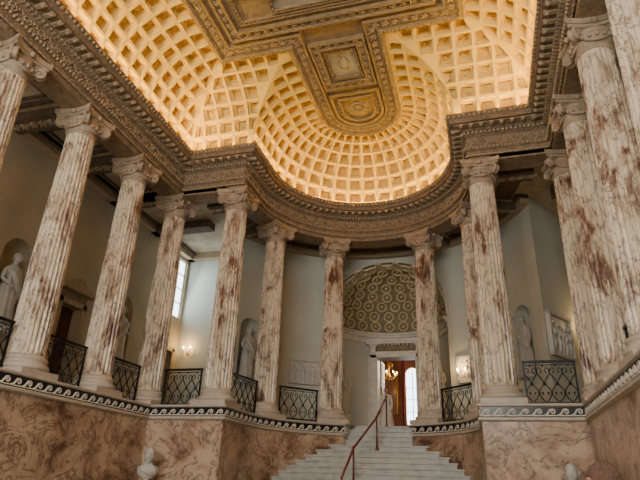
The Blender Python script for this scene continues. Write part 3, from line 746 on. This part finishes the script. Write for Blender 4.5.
# sconces
def sconce(x,y,z,n_):
    m=MB(); T=np.array([-n_[1],n_[0],0]); Nn=np.array([n_[0],n_[1],0]); q=MB()
    q.sph((0,.02,0),(.06,.02,.14),M_gold,10,8)
    for s_ in (-1,1):
        q.tube([(0,.03,-.05),(s_*.08,.1,-.1),(s_*.14,.14,.0)],.012,M_gold,6); q.lathe([(.03,0),(.035,.02),(.012,.03),(.012,.1)],8,M_white,(s_*.14,.14,0)); q.sph((s_*.14,.14,.14),(.022,.022,.045),M_bulb)
    m.inst(q.tmpl(),(x,y,z),T,Nn,(0,0,1),1.1); m.obj('candle_sconce')
    l=bpy.data.lights.new('sconce_light','POINT'); l.energy=24; l.color=(1,.6,.25); l.shadow_soft_size=.08
    o=bpy.data.objects.new('sconce_light',l); o.location=(x+n_[0]*.35,y+n_[1]*.35,z+.25); bpy.context.scene.collection.objects.link(o)
sconce(-8.0,YEND,6.2,(0,-1)); sconce(jx+(ex-jx)*.78,jy+(ey-jy)*.78,6.25,(ty,-tx)); sconce(2.75,YE+math.sqrt(RO**2-2.75**2)-.02,5.2,(-.49,-.87))
# busts on pedestals
def bust(x,y,ztop,face):
    m=MB(); m.lathe([(.24,0),(.24,.08),(.18,.12),(.16,ztop-.95),(.22,ztop-.9),(.22,ztop-.82)],24,M_pod)
    zb=ztop-.82; m.lathe([(.12,zb),(.11,zb+.04),(.06,zb+.07),(.07,zb+.10)],16,M_stat)
    fr=lambda r,z,a: r*(1+.04*math.sin(9*a+6*z) if r>.12 else 1)
    m.lathe([(.08,.08),(.15,.11),(.21,.17),(.25,.24),(.26,.30),(.235,.355),(.16,.395),(.105,.42),(.092,.47),(.095,.56)],36,M_stat,(0,0,zb),fr=fr,sy=.62)
    m.tube([(-.23,-.02,zb+.36),(-.12,-.14,zb+.30),(.03,-.17,zb+.22),(.16,-.13,zb+.17)],[.035,.045,.04,.025],M_stat,8)
    head(m,(0,-.03,zb+.62),M_stat,M_stat,1.6,0)
    for i in range(34):
        a=i*2.399; t=.15+1.3*((i*.618)%1); m.sph((.13*math.cos(t)*math.cos(a),.02+.16*math.cos(t)*abs(math.sin(a)),zb+.62+.18*math.sin(t)),.04,M_stat,6,4)
    m.obj('portrait_bust',(x,y,0),math.atan2(face[1],face[0])+pi/2)
bust(-4.9,-1.15,2.2,(.5,-.85)); bust(4.95,-1.2,2.05,(-.3,-.95))
# people
def person(name,x,y,h,face,top,bottom,hair,dress=False):
    m=MB(); s=h/1.75
    V=[(0,0,.95),(0,0,1.1),(0,0,1.28),(0,.01,1.42),(0,0,1.5),(.17,0,1.40),(.22,.01,1.15),(.2,-.06,.9),(-.17,0,1.40),(-.22,.01,1.15),(-.2,-.06,.9),(.1,0,.9),(.11,-.01,.5),(.11,.02,.1),(-.1,0,.9),(-.11,-.01,.5),(-.11,.02,.1)]
    E=[(0,1),(1,2),(2,3),(3,4),(3,5),(5,6),(6,7),(3,8),(8,9),(9,10),(0,11),(11,12),(12,13),(0,14),(14,15),(15,16)]
    R=[(.16,.12),(.14,.11),(.16,.12),(.11,.09),.06,.075,.055,.04,.075,.055,.04,.1,.07,.05,.1,.07,.05]
    vs,fs=skin(V,E,R,top)
    up=[f for f in fs if sum(vs[i][2] for i in f)/len(f)>=.93]; dn=[f for f in fs if sum(vs[i][2] for i in f)/len(f)<.93 and abs(sum(vs[i][0] for i in f)/len(f))<.17]
    sup=set(up); sdn=set(dn); arms=[f for f in fs if f not in sup and f not in sdn]
    m.add(vs,up,top,True); m.add(vs,arms,top,True); m.add(vs,dn,bottom,True)
    for sx in (-1,1): m.sph((sx*.11,-.06,.045),(.045,.13,.045),M_black,10,6); hand(m,(sx*.2,-.06,.88),(0,-.15,-1),M_skin)
    if dress: m.lathe([(.34,.03),(.30,.3),(.24,.7),(.17,1.0),(.15,1.1)],32,bottom,fr=lambda r,z,a:r*(1+.06*math.sin(10*a)*(1.1-z)))
    m.tube([(0,0,1.44),(0,-.01,1.58)],[.06,.052],M_skin,12); head(m,(0,-.02,1.635),M_skin,hair,1.0,.2)
    o=m.obj(name,(x,y,0),math.atan2(face[1],face[0])+pi/2); o.scale=(s,s,s); return o
person('visitor',3.96,-10.6,1.655,(-.6,.8),M_cloth,M_black,M_hair)
p2=person('visitor',-.28,7.4,1.68,(.3,-1),M_cream,M_cream,M_hair,True); p2.location[2]=ZP
# ------------------------------------------------------------------ hall floor, back wall
f=MB(); f.add([(-W,YB,0),(W,YB,0),(W,5.6,0),(-W,5.6,0)],[(0,1,2,3)],M_floor); f.obj('floor')
bw=MB(); bw.box(-9.5,9.5,YB-.6,YB-.0,0,14.2,M_wall); bw.obj('wall_back')
for i,x in enumerate((-4,0,4)):  # unseen glowing windows, added behind the camera to go with the fill light
    m=MB(); m.box(x-1.0,x+1.0,YB+.0,YB+.03,5.0,9.5,M_win); m.box(x-1.1,x-1,YB,YB+.08,4.9,9.6,M_white); m.box(x+1,x+1.1,YB,YB+.08,4.9,9.6,M_white); m.box(x-.03,x+.03,YB,YB+.06,5,9.5,M_white); m.box(x-1.1,x+1.1,YB,YB+.08,9.5,9.62,M_white); m.box(x-1.1,x+1.1,YB,YB+.12,4.85,5,M_white); m.obj('window_%d'%(3+i))
# ------------------------------------------------------------------ lights
def area(name,loc,tgt,sx,sy,pw,col):
    l=bpy.data.lights.new(name,'AREA'); l.shape='RECTANGLE'; l.size=sx; l.size_y=sy; l.energy=pw; l.color=col
    o=bpy.data.objects.new(name,l); o.location=loc; o.rotation_euler=(Vector(tgt)-Vector(loc)).to_track_quat('-Z','Y').to_euler(); bpy.context.scene.collection.objects.link(o)
area('back_fill_light',(0,YB+.5,7.5),(0,2,3.5),9,4,1450,(1,.94,.84))  # soft fill added behind the camera to light the hall
for sx in (-1,1):
    area('aisle_fill_light',(sx*8.2,-9.5,7.5),(sx*7.4,2,5.5),1.2,3,80,(1,.92,.80))  # fill added to brighten the aisle walls, no window modelled here
area('daylight_apse_window',(-8.3,4.7,8.8),(0,5,6.0),.8,2.2,30,(.85,.93,1))
area('saloon_daylight',(1.5,14.4,7.5),(-1,10,5),1.5,2.5,260,(1,.85,.65))
w=bpy.data.worlds.new('world'); bpy.context.scene.world=w; w.use_nodes=True
bg=w.node_tree.nodes['Background']; bg.inputs[0].default_value=(.6,.7,.85,1); bg.inputs[1].default_value=.5
# ------------------------------------------------------------------ camera
f_,p_,r_,s_=542.853,.422,.037,.295
Rv=Vector((math.cos(s_),math.sin(s_),0)); Fv=Vector((-math.sin(s_)*math.cos(p_),math.cos(s_)*math.cos(p_),math.sin(p_))); Uv=Rv.cross(Fv)
X=Rv*math.cos(r_)+Uv*math.sin(r_); Y=-Rv*math.sin(r_)+Uv*math.cos(r_)
cam=bpy.data.cameras.new('camera'); cam.sensor_width=36; cam.lens=f_*36/640; cam.clip_end=200
co=bpy.data.objects.new('camera',cam); bpy.context.scene.collection.objects.link(co)
mt=Matrix((X,Y,-Fv)).transposed().to_4x4(); mt.translation=(3.351,-14.165,EYE); co.matrix_world=mt
bpy.context.scene.camera=co
